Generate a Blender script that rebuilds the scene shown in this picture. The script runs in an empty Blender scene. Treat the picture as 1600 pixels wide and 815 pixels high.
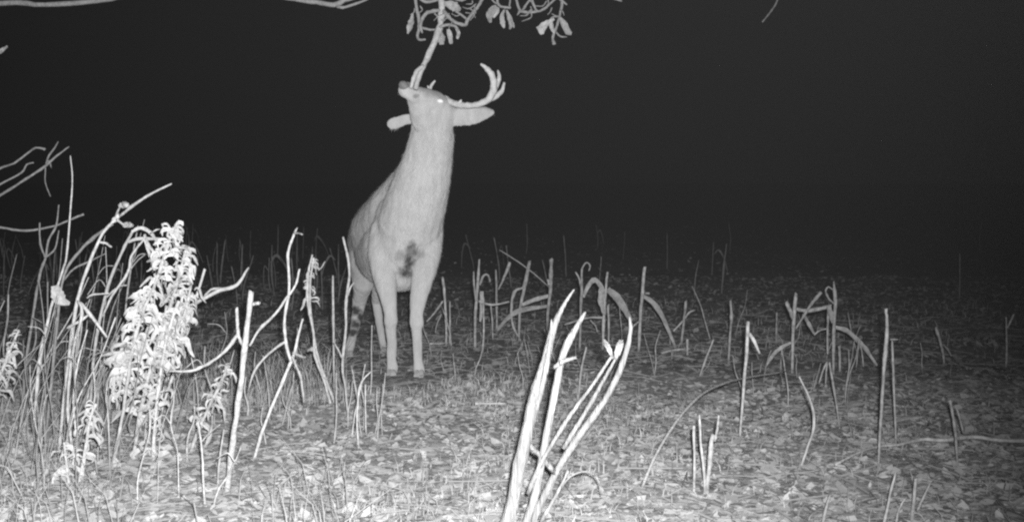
import bpy, bmesh, math, random
import numpy as np
from mathutils import Vector, Matrix, noise

random.seed(11)
rng = np.random.default_rng(11)
R = math.radians
scene = bpy.context.scene
COL = scene.collection

# ------------------------------------------------------------------ camera, sky, light, exposure
F, CX, CY, HORIZON, CAM_H = 1716.0, 800.0, 407.5, 285.0, 1.0
PITCH = math.atan((CY - HORIZON) / F)
cd = bpy.data.cameras.new('trail_view')
cam = bpy.data.objects.new('trail_view', cd)
COL.objects.link(cam)
cam.location = (0, 0, CAM_H)
cam.rotation_euler = (R(90) - PITCH, 0, 0)
cd.sensor_width = 36.0
cd.lens = 36.0 * F / 1600.0
cd.clip_start, cd.clip_end = 0.02, 2000
scene.camera = cam

world = bpy.data.worlds.new('World')
scene.world = world
world.use_nodes = True
bg = world.node_tree.nodes['Background']
bg.inputs[0].default_value = (1, 1, 1, 1)          # a clouded night sky, even and colourless
bg.inputs[1].default_value = 0.0013

# the only light of the night picture: the infrared lamp of the trail camera, mounted just above its lens
ld = bpy.data.lights.new('infrared_lamp', 'SPOT')
ld.energy = 1380
ld.spot_size = R(80)
ld.spot_blend = 1.0
ld.shadow_soft_size = 0.022
lamp = bpy.data.objects.new('infrared_lamp', ld)
COL.objects.link(lamp)
lamp.location = (0.040, 0.0, CAM_H + 0.055)

scene.view_settings.view_transform = 'Standard'
scene.view_settings.look = 'None'
scene.view_settings.exposure = 0.0
scene.view_settings.gamma = 1.0
scene.view_settings.use_curve_mapping = False
scene.render.engine = 'CYCLES'
scene.cycles.use_denoising = False
scene.cycles.max_bounces = 4
scene.cycles.diffuse_bounces = 2
scene.cycles.volume_bounces = 0
scene.cycles.filter_width = 2.3
scene.cycles.sample_clamp_direct = 3.0
scene.cycles.sample_clamp_indirect = 1.0

SA, CA = math.sin(PITCH), math.cos(PITCH)


def ray(px, py):
    u, v = (px - CX) / F, (CY - py) / F
    return Vector((u, CA + v * SA, -SA + v * CA))


def P(px, py, Y):
    d = ray(px, py)
    t = Y / d.y
    return Vector((d.x * t, Y, CAM_H + d.z * t))


def G(px, py):
    d = ray(px, py)
    t = -CAM_H / d.z
    return Vector((d.x * t, d.y * t, 0))


def aim(o, target):
    o.rotation_euler = (Vector(target) - o.location).to_track_quat('-Z', 'Y').to_euler()


aim(lamp, P(490, 530, 6.0))


# ------------------------------------------------------------------ materials (infrared picture: greys only)
def material(name, dark, light, scale=40.0, rough=0.85, bump=0.0, bscale=None, stretch=None, spec=0.12,
             attr=None, attr_dark=0.05, varied=0.0, matt=0.0, coords='Object'):
    m = bpy.data.materials.new(name)
    m.use_nodes = True
    nt = m.node_tree
    N, L = nt.nodes, nt.links
    b = N['Principled BSDF']
    b.inputs['Roughness'].default_value = rough
    b.inputs['Diffuse Roughness'].default_value = matt
    b.inputs['Specular IOR Level'].default_value = spec
    tc = N.new('ShaderNodeTexCoord')
    vec = tc.outputs[coords]
    if stretch:
        mp = N.new('ShaderNodeMapping')
        mp.inputs['Scale'].default_value = stretch
        L.new(vec, mp.inputs[0])
        vec = mp.outputs[0]
    n = N.new('ShaderNodeTexNoise')
    n.inputs['Scale'].default_value = scale
    n.inputs['Detail'].default_value = 5
    n.inputs['Roughness'].default_value = 0.65
    L.new(vec, n.inputs['Vector'])
    rp = N.new('ShaderNodeValToRGB')
    rp.color_ramp.elements[0].position = 0.34
    rp.color_ramp.elements[1].position = 0.66
    rp.color_ramp.elements[0].color = (dark, dark, dark, 1)
    rp.color_ramp.elements[1].color = (light, light, light, 1)
    L.new(n.outputs[0], rp.inputs[0])
    col = rp.outputs[0]
    if varied:
        oi = N.new('ShaderNodeObjectInfo')
        mr = N.new('ShaderNodeMapRange')
        mr.inputs[3].default_value = 1 - varied
        mr.inputs[4].default_value = 1 + varied
        L.new(oi.outputs['Random'], mr.inputs[0])
        mx = N.new('ShaderNodeMix'); mx.data_type = 'RGBA'; mx.blend_type = 'MULTIPLY'
        mx.inputs[0].default_value = 1.0
        L.new(col, mx.inputs[6]); L.new(mr.outputs[0], mx.inputs[7])
        col = mx.outputs[2]
    if attr:
        at = N.new('ShaderNodeAttribute')
        at.attribute_name = attr
        mx = N.new('ShaderNodeMix'); mx.data_type = 'RGBA'
        L.new(at.outputs['Fac'], mx.inputs[0])
        L.new(col, mx.inputs[6])
        mx.inputs[7].default_value = (attr_dark, attr_dark, attr_dark, 1)
        col = mx.outputs[2]
    L.new(col, b.inputs['Base Color'])
    if bump:
        n2 = N.new('ShaderNodeTexNoise')
        n2.inputs['Scale'].default_value = bscale or scale * 2
        n2.inputs['Detail'].default_value = 4
        L.new(vec, n2.inputs['Vector'])
        bp = N.new('ShaderNodeBump')
        bp.inputs['Strength'].default_value = bump
        bp.inputs['Distance'].default_value = 0.01
        L.new(n2.outputs[0], bp.inputs['Height'])
        L.new(bp.outputs[0], b.inputs['Normal'])
    return m


def shade_material(name, lo, hi):
    """colour from a per-face value: each leaf or straw has its own grey"""
    m = bpy.data.materials.new(name)
    m.use_nodes = True
    nt = m.node_tree
    b = nt.nodes['Principled BSDF']
    b.inputs['Roughness'].default_value = 0.9
    b.inputs['Specular IOR Level'].default_value = 0.08
    at = nt.nodes.new('ShaderNodeAttribute')
    at.attribute_name = 'shade'
    mr = nt.nodes.new('ShaderNodeMapRange')
    mr.inputs[3].default_value = lo
    mr.inputs[4].default_value = hi
    nt.links.new(at.outputs['Fac'], mr.inputs[0])
    nt.links.new(mr.outputs[0], b.inputs['Base Color'])
    return m


M_SOIL = material('damp_soil', 0.26, 0.46, 12.0, 0.95, 0.8, 30.0, coords='Generated')
M_SOIL.node_tree.nodes['Texture Coordinate']
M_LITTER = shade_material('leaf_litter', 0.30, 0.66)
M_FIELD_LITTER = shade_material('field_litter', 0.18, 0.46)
M_STRAW = shade_material('straw', 0.26, 0.46)
M_GRASS = shade_material('dry_grass', 0.16, 0.46)
M_STEM = material('dry_stem', 0.36, 0.58, 35.0, 0.8, 0.5, 90.0, varied=0.15)
M_WEED = material('dry_weed', 0.34, 0.60, 45.0, 0.85, 0.5, 120.0, varied=0.2)
M_CURL = material('curled_dry_leaf', 0.30, 0.54, 60.0, 0.8, 0.4, 150.0, varied=0.2)
M_STALK = material('crop_stalk', 0.24, 0.54, 30.0, 0.8, 0.6, 80.0, varied=0.2)
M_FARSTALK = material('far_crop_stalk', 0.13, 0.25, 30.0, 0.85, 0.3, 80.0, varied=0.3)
M_HUSK = material('broken_stalk', 0.23, 0.48, 90.0, 0.8, 0.9, 160.0, stretch=(1, 1, 0.06), varied=0.08)
M_BARK = material('bark', 0.14, 0.30, 40.0, 0.9, 0.8, 90.0)
M_TWIG = material('twig_bark', 0.22, 0.36, 60.0, 0.85, 0.5, 120.0)
M_THIN = material('thin_twig_bark', 0.17, 0.32, 60.0, 0.85, 0.4, 120.0)
M_LEAF = material('hanging_leaf', 0.22, 0.50, 30.0, 0.7, 0.4, 90.0, varied=0.25)
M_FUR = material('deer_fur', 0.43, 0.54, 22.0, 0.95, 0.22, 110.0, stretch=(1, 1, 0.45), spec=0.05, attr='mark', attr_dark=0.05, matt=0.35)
M_HAIR = shade_material('deer_hair', 0.04, 0.62)
M_ANTLER = material('antler', 0.50, 0.66, 50.0, 0.6, 0.4, 120.0)
M_HOOF = material('hoof', 0.36, 0.50, 40.0, 0.6)
M_NOSE = material('nose_pad', 0.16, 0.26, 80.0, 0.5, 0.4, 200.0)
M_EYE = material('painted_eye_shine', 0.95, 0.97, 10.0, 0.12, spec=1.0)  # near-white colour paints in the lamp light thrown back by the eye


# ------------------------------------------------------------------ helpers
def link(name, me, mat=None, parent=None):
    o = bpy.data.objects.new(name, me)
    COL.objects.link(o)
    if mat and me is not None:
        me.materials.append(mat)
    if parent:
        o.parent = parent
    return o


def thing(name, label, cat, loc=(0, 0, 0), group=None):
    o = bpy.data.objects.new(name, None)
    o.empty_display_size = 0.1
    COL.objects.link(o)
    o.location = loc
    tag(o, label, cat, group)
    return o


def tag(o, label, cat, group=None):
    o['label'] = label
    o['category'] = cat
    if group:
        o['group'] = group


def smooth(me):
    me.polygons.foreach_set('use_smooth', [True] * len(me.polygons))


def catmull(pts, rad, per=4):
    if len(pts) < 3:
        a, b = pts[0], pts[-1]
        n = 4
        return [a.lerp(b, i / n) for i in range(n + 1)], [rad[0] + (rad[-1] - rad[0]) * i / n for i in range(n + 1)]
    out, rr = [], []
    ext = [pts[0] * 2 - pts[1]] + list(pts) + [pts[-1] * 2 - pts[-2]]
    for i in range(len(pts) - 1):
        p0, p1, p2, p3 = ext[i:i + 4]
        for k in range(per):
            t = k / per
            out.append(0.5 * ((2 * p1) + (p2 - p0) * t + (2 * p0 - 5 * p1 + 4 * p2 - p3) * t * t + (3 * p1 - p0 - 3 * p2 + p3) * t ** 3))
            rr.append(rad[i] + (rad[i + 1] - rad[i]) * t)
    out.append(pts[-1].copy()); rr.append(rad[-1])
    return out, rr


def tube_mesh(name, pts, rad, sides=6, jag=0.0, wob=0.0, per=4, origin=None, flat=1.0):
    pts, rad = catmull([Vector(p) for p in pts], rad, per)
    o = Vector(origin) if origin is not None else Vector((0, 0, 0))
    V, Fc = [], []
    n = len(pts)
    t0 = (pts[1] - pts[0]).normalized()
    ref = Vector((0, 1, 0)) if abs(t0.y) < 0.9 else Vector((1, 0, 0))
    for i, p in enumerate(pts):
        t = (pts[min(i + 1, n - 1)] - pts[max(i - 1, 0)]).normalized()
        a = t.cross(ref).normalized()
        b = t.cross(a).normalized()
        w = 1 + (random.uniform(-1, 1) * wob) + (wob * 1.6 if random.random() < 0.16 else 0)
        off = (a * random.uniform(-1, 1) + b * random.uniform(-1, 1)) * rad[i] * wob * 1.2
        for k in range(sides):
            an = 2 * math.pi * k / sides
            q = p + off + a * math.cos(an) * rad[i] * w + b * math.sin(an) * rad[i] * w * flat
            if i == n - 1 and jag:
                q += t * random.uniform(-jag, jag)
            V.append(q - o)
    for i in range(n - 1):
        for k in range(sides):
            k2 = (k + 1) % sides
            Fc.append((i * sides + k, i * sides + k2, (i + 1) * sides + k2, (i + 1) * sides + k))
    Fc.append(tuple(range(sides))[::-1])
    Fc.append(tuple((n - 1) * sides + k for k in range(sides)))
    me = bpy.data.meshes.new(name)
    me.from_pydata(V, [], Fc)
    smooth(me)
    return me


def ribbon_mesh(name, pts, wid, origin=None, fold=0.35, per=4, tilt=0.0):
    """a thin dry leaf with a midrib fold that follows pts; wid = half width at each point"""
    pts, wid = catmull([Vector(p) for p in pts], wid, per)
    o = Vector(origin) if origin is not None else Vector((0, 0, 0))
    V, Fc = [], []
    n = len(pts)
    for i, p in enumerate(pts):
        t = (pts[min(i + 1, n - 1)] - pts[max(i - 1, 0)]).normalized()
        view = Vector((math.sin(tilt), -math.cos(tilt), 0.15))
        a = t.cross(view)
        a = a.normalized() if a.length > 1e-4 else Vector((1, 0, 0))
        nrm = a.cross(t).normalized()
        w = wid[i] * random.uniform(0.85, 1.12)
        V += [p - a * w + nrm * w * fold - o, p - nrm * w * 0.1 - o, p + a * w + nrm * w * fold * random.uniform(0.5, 1.3) - o]
    for i in range(n - 1):
        for k in range(2):
            Fc.append((i * 3 + k, i * 3 + k + 1, i * 3 + k + 4, i * 3 + k + 3))
    me = bpy.data.meshes.new(name)
    me.from_pydata(V, [], Fc)
    smooth(me)
    return me


def deform(p):
    flat = 1 - math.exp(-((p[0] + 0.62) ** 2 + (p[1] - 5.95) ** 2) / 0.5)
    return flat * 0.036 * noise.noise(Vector((p[0] * 1.3, p[1] * 1.3, 0.3))) + flat * 0.020 * noise.noise(Vector((p[0] * 4.5, p[1] * 4.5, 2.1)))


# ------------------------------------------------------------------ ground
def ground_sheet():
    ys = np.concatenate([np.array([-300, -60, -15, -4, 0, 1.2]), np.arange(1.8, 10, 0.06), 10 * 1.045 ** np.arange(0, 108)])
    xs0 = np.concatenate([np.arange(0, 4.5, 0.06), 4.5 * 1.09 ** np.arange(0, 62)])
    xs = np.concatenate([-xs0[::-1], xs0[1:]])
    nx, ny = len(xs), len(ys)
    V = np.zeros((ny, nx, 3), np.float32)
    V[..., 0] = xs[None, :]
    V[..., 1] = ys[:, None]
    for j in range(ny):
        for i in range(nx):
            if abs(xs[i]) < 40 and abs(ys[j]) < 60:
                V[j, i, 2] = deform((xs[i], ys[j]))
    idx = np.arange(nx * ny).reshape(ny, nx)
    q = np.stack([idx[:-1, :-1], idx[:-1, 1:], idx[1:, 1:], idx[1:, :-1]], -1).reshape(-1, 4)
    me = bpy.data.meshes.new('ground')
    me.from_pydata(V.reshape(-1, 3).tolist(), [], q.tolist())
    smooth(me)
    return me


nt = M_SOIL.node_tree
tcn = [n for n in nt.nodes if n.type == 'TEX_COORD'][0]
for l in list(nt.links):
    if l.from_node == tcn:
        nt.links.new(tcn.outputs['Object'], l.to_socket)
# the strip nearest the camera is bleached litter; beyond it the tilled field is darker earth
N_, L_ = nt.nodes, nt.links
bsdf = N_['Principled BSDF']
src = bsdf.inputs['Base Color'].links[0].from_socket
sep = N_.new('ShaderNodeSeparateXYZ'); L_.new(tcn.outputs['Object'], sep.inputs[0])
nn = N_.new('ShaderNodeTexNoise'); nn.inputs['Scale'].default_value = 2.2; nn.inputs['Detail'].default_value = 4
L_.new(tcn.outputs['Object'], nn.inputs['Vector'])
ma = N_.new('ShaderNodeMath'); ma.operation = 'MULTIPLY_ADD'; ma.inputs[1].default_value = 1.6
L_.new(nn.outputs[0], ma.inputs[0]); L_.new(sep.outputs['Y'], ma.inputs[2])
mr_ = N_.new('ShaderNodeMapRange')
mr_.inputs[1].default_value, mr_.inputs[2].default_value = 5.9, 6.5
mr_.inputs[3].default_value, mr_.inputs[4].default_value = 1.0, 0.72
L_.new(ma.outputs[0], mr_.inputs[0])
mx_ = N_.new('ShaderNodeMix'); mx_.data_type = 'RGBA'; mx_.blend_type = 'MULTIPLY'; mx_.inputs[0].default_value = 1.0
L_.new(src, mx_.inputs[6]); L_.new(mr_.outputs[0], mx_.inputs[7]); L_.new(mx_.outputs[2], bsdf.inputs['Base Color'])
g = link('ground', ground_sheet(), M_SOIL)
g['kind'] = 'structure'


def gz(x, y):
    return deform((x, y)) if abs(x) < 40 and abs(y) < 60 else 0.0


def scatter(name, mat, n, ylo, yhi, power, spread, maker, keep=None):
    """many small flat or upright pieces joined into one mesh with a grey per face"""
    V, Fc, S = [], [], []
    made = 0
    while made < n:
        u = random.random()
        y = ylo + (yhi - ylo) * u ** power
        x = random.uniform(-1, 1) * (y * 0.47 * spread + 0.35)
        if keep and not keep(x, y):
            made += 0.25
            continue
        vs, fs = maker(x, y, gz(x, y))
        b = len(V)
        V += vs
        Fc += [tuple(b + i for i in f) for f in fs]
        s = 0.45 * random.random() + 0.55 * (0.5 + 0.62 * noise.noise(Vector((x * 3.4, y * 2.6, 5.0))) + 0.45 * noise.noise(Vector((x * 9.0, y * 7.0, 1.0))))
        S += [min(1.0, max(0.0, s))] * len(fs)
        made += 1
    me = bpy.data.meshes.new(name)
    me.from_pydata(V, [], Fc)
    a = me.attributes.new('shade', 'FLOAT', 'FACE')
    a.data.foreach_set('value', S)
    o = link(name, me, mat)
    o['kind'] = 'stuff'
    return o


def leaf_bit(x, y, z):
    s = random.uniform(0.008, 0.022) if random.random() < 0.72 else random.uniform(0.02, 0.040)
    k = 1 - 0.92 * math.exp(-((x + 0.6) ** 2 / 0.08 + (y - 5.45) ** 2 / 0.10))     # trodden flat round the deer's feet * (1 + max(0, y - 6) * 0.05)
    a = random.uniform(0, math.tau)
    w = s * random.uniform(0.35, 0.8)
    t1, t2 = random.gauss(0, 0.2) * k, random.gauss(0, 0.2) * k
    ca, sa = math.cos(a), math.sin(a)
    h = z + random.uniform(0.002, 0.016) * k
    cur = random.uniform(-0.25, 0.4) * s * k
    out = []
    for (u, v, c) in ((-1, 0, 0.6), (-0.35, -0.9, 0.1), (0.5, -0.75, 0.2), (1, 0, 0.9), (0.45, 0.8, 0.3), (-0.4, 0.85, 0.0), (0.05, 0, -0.5)):
        lx, ly = u * s, v * w
        out.append((x + lx * ca - ly * sa, y + lx * sa + ly * ca, max(h + lx * t1 + ly * t2 + c * cur, z - 0.004)))
    return out, [(0, 1, 6), (1, 2, 6), (2, 3, 6), (3, 4, 6), (4, 5, 6), (5, 0, 6)]


def straw_bit(x, y, z):
    l = random.uniform(0.03, 0.12)
    w = random.uniform(0.0012, 0.003) * (1 + max(0, y - 5) * 0.08)
    a = random.uniform(0, math.tau)
    ca, sa = math.cos(a), math.sin(a)
    k = 1 - 0.9 * math.exp(-((x + 0.6) ** 2 / 0.08 + (y - 5.45) ** 2 / 0.10))
    h0, h1, hm = (z + random.uniform(0.004, 0.035) * k for _ in range(3))
    out = []
    for u, h in ((-1, h0), (0, max(hm, (h0 + h1) / 2)), (1, h1)):
        bx = random.uniform(-1, 1) * 0.008
        for v in (-1, 1):
            out.append((x + u * l * ca - (v * w + bx) * sa, y + u * l * sa + (v * w + bx) * ca, h + v * w * 0.6))
    return out, [(0, 2, 3, 1), (2, 4, 5, 3)]


def blade(x, y, z, lo=0.03, hi=0.14):
    h = random.uniform(lo, hi)
    w = random.uniform(0.0012, 0.0028) * (1 + max(0, y - 5) * 0.1)
    a = random.uniform(0, math.tau)
    lean = random.uniform(0.1, 0.9) * h
    dx, dy = math.cos(a) * lean, math.sin(a) * lean
    f = random.uniform(0, math.pi)
    wx, wy = math.cos(f) * w, math.sin(f) * w * 0.6
    out = []
    for t, k in ((-0.05, 1), (0.5, 0.8), (1.0, 0.2)):
        px, py, pz = x + dx * t * t, y + dy * t * t, z + h * t * (1.1 - 0.25 * t)
        out += [(px - wx * k, py - wy * k, pz), (px + wx * k, py + wy * k, pz)]
    return out, [(0, 1, 3, 2), (2, 3, 5, 4)]


def patchy(x, y):
    if (x + 0.6) ** 2 / 0.06 + (y - 5.45) ** 2 / 0.06 < 1:
        return False
    return noise.noise(Vector((x * 0.9, y * 0.9, 7.7))) > -0.15 + random.uniform(-0.3, 0.3)


def near_strip(x, y):
    return y + 0.5 * noise.noise(Vector((x * 1.1, y * 1.1, 3.0))) + random.gauss(0, 0.18) < 5.35


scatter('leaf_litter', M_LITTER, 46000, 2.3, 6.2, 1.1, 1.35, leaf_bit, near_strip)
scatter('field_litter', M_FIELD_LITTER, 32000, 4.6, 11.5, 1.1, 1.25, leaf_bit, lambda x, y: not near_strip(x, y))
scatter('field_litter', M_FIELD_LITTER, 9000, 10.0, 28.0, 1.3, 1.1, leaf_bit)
scatter('straw_litter', M_STRAW, 5000, 2.3, 8.0, 1.1, 1.25, straw_bit)
scatter('dry_grass', M_GRASS, 5000, 2.4, 9.0, 1.2, 1.25, lambda x, y, z: blade(x, y, z, 0.02, 0.09), patchy)
M_PALE = shade_material('pale_grass', 0.28, 0.54)
scatter('dry_grass', M_PALE, 7000, 2.6, 5.5, 0.9, 1.2, lambda x, y, z: blade(x, y, z, 0.015, 0.06), lambda x, y: x < 0.10 * y + random.gauss(0, 0.3) and patchy(x, y))
scatter('dry_grass', M_GRASS, 4200, 2.8, 6.0, 1.0, 1.2, lambda x, y, z: blade(x, y, z, 0.06, 0.26),
        lambda x, y: x < -0.15 * y and patchy(x, y))

# ------------------------------------------------------------------ deer
DY = 5.63
HEAD_PARTS = []


def capsule(bm, p0, r0, p1, r1, seg=18):
    """tapered capsule between two points"""
    p0, p1 = Vector(p0), Vector(p1)
    d = p1 - p0
    L = d.length
    rot = d.to_track_quat('Z', 'Y').to_matrix().to_4x4()
    prof = []
    for i in range(1, 6):
        a = -math.pi / 2 + i * math.pi / 12
        prof.append((r0 * math.cos(a), r0 * math.sin(a)))
    prof.append((r0, 0))
    prof.append((r1, L))
    for i in range(1, 6):
        a = i * math.pi / 12
        prof.append((r1 * math.cos(a), L + r1 * math.sin(a)))
    mat = Matrix.Translation(p0) @ rot
    rings = []
    for (r, z) in prof:
        rings.append([bm.verts.new(mat @ Vector((r * math.cos(2 * math.pi * k / seg), r * math.sin(2 * math.pi * k / seg), z))) for k in range(seg)])
    bot = bm.verts.new(mat @ Vector((0, 0, -r0)))
    top = bm.verts.new(mat @ Vector((0, 0, L + r1)))
    for i in range(len(rings) - 1):
        for k in range(seg):
            bm.faces.new((rings[i][k], rings[i][(k + 1) % seg], rings[i + 1][(k + 1) % seg], rings[i + 1][k]))
    for k in range(seg):
        bm.faces.new((bot, rings[0][(k + 1) % seg], rings[0][k]))
        bm.faces.new((top, rings[-1][k], rings[-1][(k + 1) % seg]))


def ellipsoid(bm, c, radii, rot=(0, 0, 0)):
    from mathutils import Euler
    m = Matrix.Translation(Vector(c)) @ Euler(rot).to_matrix().to_4x4() @ Matrix.Diagonal((*radii, 1))
    bmesh.ops.create_uvsphere(bm, u_segments=24, v_segments=16, radius=1.0, matrix=m)


def chain(bm, pts):
    """pts: (px, py, Y, radius in metres)"""
    for a, b in zip(pts[:-1], pts[1:]):
        capsule(bm, P(*a[:3]), a[3], P(*b[:3]), b[3])


def build_deer():
    root = thing('deer', 'antlered buck stretching its neck up to chew a hanging branch', 'deer', G(634, 594))
    inv = root.location
    bm = bmesh.new()
    # neck, stretched straight up
    chain(bm, [(677, 186, 5.60, 0.098), (675, 215, 5.60, 0.113), (670, 245, 5.61, 0.124), (661, 280, 5.64, 0.142), (650, 318, 5.70, 0.160), (641, 350, 5.76, 0.170)])
    # brisket and chest
    ellipsoid(bm, P(637, 372, 5.80), (0.172, 0.17, 0.20))
    ellipsoid(bm, P(634, 345, 5.86), (0.165, 0.2, 0.17))
    ellipsoid(bm, P(633, 402, 5.80), (0.12, 0.13, 0.10))
    # withers, barrel, croup
    chain(bm, [(622, 330, 5.95, 0.160), (604, 362, 6.2, 0.200), (594, 378, 6.45, 0.190)])
    chain(bm, [(618, 385, 5.95, 0.175), (606, 395, 6.2, 0.185), (596, 395, 6.45, 0.165)])
    ellipsoid(bm, P(624, 430, 5.95), (0.12, 0.24, 0.085))
    ellipsoid(bm, P(590, 372, 6.55), (0.160, 0.20, 0.185))
    # shoulders and forelegs
    chain(bm, [(603, 362, 5.80, 0.085), (598, 398, 5.76, 0.078), (600, 430, 5.72, 0.062), (607, 465, 5.69, 0.045), (610, 488, 5.68, 0.035), (611, 500, 5.675, 0.038), (611, 512, 5.69, 0.029), (612, 535, 5.695, 0.0255), (612, 560, 5.69, 0.025), (613, 573, 5.69, 0.030), (612, 584, 5.675, 0.027)])
    chain(bm, [(670, 362, 5.78, 0.078), (668, 398, 5.74, 0.070), (661, 430, 5.70, 0.060), (654, 465, 5.66, 0.044), (651, 490, 5.64, 0.034), (651, 503, 5.635, 0.037), (651, 515, 5.65, 0.028), (652, 540, 5.655, 0.0255), (653, 563, 5.65, 0.025), (655, 578, 5.65, 0.030), (655, 590, 5.635, 0.027)])
    # far hind leg (seen between the near legs)
    chain(bm, [(612, 395, 6.45, 0.13), (606, 425, 6.38, 0.09), (594, 452, 6.48, 0.048), (589, 470, 6.60, 0.033), (592, 500, 6.58, 0.025), (599, 540, 6.52, 0.021), (602, 552, 6.48, 0.024)])
    # near hind leg: thigh, stifle, hock, shank
    ellipsoid(bm, P(567, 402, 6.42), (0.082, 0.16, 0.175), (0.1, 0.06, 0))
    chain(bm, [(568, 415, 6.38, 0.078), (568, 440, 6.36, 0.064), (564, 458, 6.46, 0.047), (561, 472, 6.54, 0.041), (558, 495, 6.50, 0.032), (551, 525, 6.44, 0.025), (547, 540, 6.40, 0.027), (545, 548, 6.37, 0.024)])
    # head, nose lifted up and to its right
    chain(bm, [(690, 176, 5.58, 0.074), (678, 163, 5.52, 0.068), (662, 154, 5.46, 0.053), (647, 147, 5.41, 0.041), (637, 143, 5.385, 0.036)])
    chain(bm, [(684, 190, 5.58, 0.080), (664, 184, 5.52, 0.074), (655, 168, 5.46, 0.052), (646, 153, 5.41, 0.034)])
    ellipsoid(bm, P(672, 200, 5.58), (0.098, 0.085, 0.08))
    ellipsoid(bm, P(684, 158, 5.55), (0.045, 0.05, 0.04))
    ellipsoid(bm, P(688, 159, 5.478), (0.022, 0.012, 0.016))          # brow over the eye
    ellipsoid(bm, P(635, 141, 5.385), (0.041, 0.038, 0.040))          # nose
    ellipsoid(bm, P(645, 154, 5.395), (0.034, 0.030, 0.020), (0, 0.25, 0))   # chin
    # ears: a leaf-shaped cup each
    for pts in ([(704, 184, 5.58), (722, 182, 5.57), (742, 180, 5.57), (758, 177, 5.58), (768, 174, 5.59)],
                [(655, 184, 5.66), (643, 185, 5.66), (630, 188, 5.66), (618, 192, 5.66), (611, 194, 5.66)]):
        w = [0.046, 0.056, 0.052, 0.034, 0.010] if pts[0][0] > 690 else [0.024, 0.027, 0.030, 0.032, 0.028]
        for i in range(len(pts) - 1):
            for t in (0, 0.34, 0.67):
                a, b = Vector(pts[i]), Vector(pts[i + 1])
                q = a.lerp(b, t)
                ww = w[i] + (w[i + 1] - w[i]) * t
                ellipsoid(bm, P(*q), (0.030, 0.014, ww), (0.25, 0.12 if pts[0][0] > 690 else -0.3, 0))
    # neck base running into withers and back
    chain(bm, [(652, 278, 5.74, 0.112), (616, 322, 6.0, 0.130), (588, 357, 6.36, 0.140)])
    # short tail held down at the back
    chain(bm, [(575, 360, 6.74, 0.03), (573, 385, 6.78, 0.035), (573, 410, 6.77, 0.02)])
    me = bpy.data.meshes.new('deer_raw')
    bm.to_mesh(me)
    bm.free()
    o = bpy.data.objects.new('deer_raw', me)
    COL.objects.link(o)
    md = o.modifiers.new('r', 'REMESH'); md.mode = 'VOXEL'; md.voxel_size = 0.0065
    sm = o.modifiers.new('s', 'SMOOTH'); sm.factor = 0.5; sm.iterations = 10
    dg = bpy.context.evaluated_depsgraph_get()
    me2 = bpy.data.meshes.new_from_object(o.evaluated_get(dg))
    bpy.data.objects.remove(o)
    me2.name = 'body'
    smooth(me2)
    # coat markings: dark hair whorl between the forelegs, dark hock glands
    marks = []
    CH = [((643, 393), 9, 13, .9), ((640, 405), 9, 12, 1.05), ((633, 425), 11, 8, .95), ((637, 414), 7, 10, .95), ((626, 399), 9, 7, .5), ((654, 396), 10, 7, .5), ((646, 384), 5, 8, .7), ((650, 150), 5, 3, .5), ((672, 146), 12, 6, .3), ((556, 485), 7, 8, 1.1), ((564, 496), 6, 10, 1.1), ((555, 506), 8, 7, 1.1), ((550, 519), 10, 6, 1.1), ((548, 458), 5, 9, 1.0), ((640, 133), 8, 4, .6)]  # also holds painted shade at the mouth crease and before the eye
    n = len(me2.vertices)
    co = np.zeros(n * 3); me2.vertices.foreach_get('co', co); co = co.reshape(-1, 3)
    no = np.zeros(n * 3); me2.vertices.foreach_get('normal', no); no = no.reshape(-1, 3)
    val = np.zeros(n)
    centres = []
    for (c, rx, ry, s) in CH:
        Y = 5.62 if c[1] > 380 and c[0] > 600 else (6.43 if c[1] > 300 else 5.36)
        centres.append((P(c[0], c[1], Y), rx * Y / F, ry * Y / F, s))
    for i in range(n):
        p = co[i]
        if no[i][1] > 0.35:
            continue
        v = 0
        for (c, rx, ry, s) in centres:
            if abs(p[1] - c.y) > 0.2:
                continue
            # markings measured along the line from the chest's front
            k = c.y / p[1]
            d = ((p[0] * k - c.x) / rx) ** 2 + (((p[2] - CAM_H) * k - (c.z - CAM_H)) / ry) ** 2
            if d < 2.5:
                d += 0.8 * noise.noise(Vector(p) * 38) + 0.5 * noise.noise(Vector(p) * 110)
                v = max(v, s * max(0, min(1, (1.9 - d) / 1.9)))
        px = CX + p[0] / p[1] * F
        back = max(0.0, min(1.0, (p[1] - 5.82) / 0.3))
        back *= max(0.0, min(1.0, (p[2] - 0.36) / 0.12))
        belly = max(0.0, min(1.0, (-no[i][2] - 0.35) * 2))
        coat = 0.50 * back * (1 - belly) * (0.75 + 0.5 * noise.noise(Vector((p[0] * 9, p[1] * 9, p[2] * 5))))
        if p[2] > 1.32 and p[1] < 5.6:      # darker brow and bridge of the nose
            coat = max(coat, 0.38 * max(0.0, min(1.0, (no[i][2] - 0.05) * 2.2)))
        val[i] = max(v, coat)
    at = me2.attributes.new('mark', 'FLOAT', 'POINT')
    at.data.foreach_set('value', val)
    disp = np.array([0.0035 * noise.noise(Vector((p[0] * 26, p[1] * 26, p[2] * 13))) + 0.002 * noise.noise(Vector((p[0] * 75, p[1] * 75, p[2] * 30))) for p in co])
    co = co + no * disp[:, None] - np.array(inv)
    me2.vertices.foreach_set('co', co.reshape(-1))
    me2.update()
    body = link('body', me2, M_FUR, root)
    # the coat: short lying hairs that roughen the outline
    npoly = len(me2.polygons)
    area = np.zeros(npoly); me2.polygons.foreach_get('area', area)
    cen = np.zeros(npoly * 3); me2.polygons.foreach_get('center', cen); cen = cen.reshape(-1, 3)
    pn = np.zeros(npoly * 3); me2.polygons.foreach_get('normal', pn); pn = pn.reshape(-1, 3)
    lv = np.zeros(len(me2.loops), np.int32); me2.loops.foreach_get('vertex_index', lv)
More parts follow.
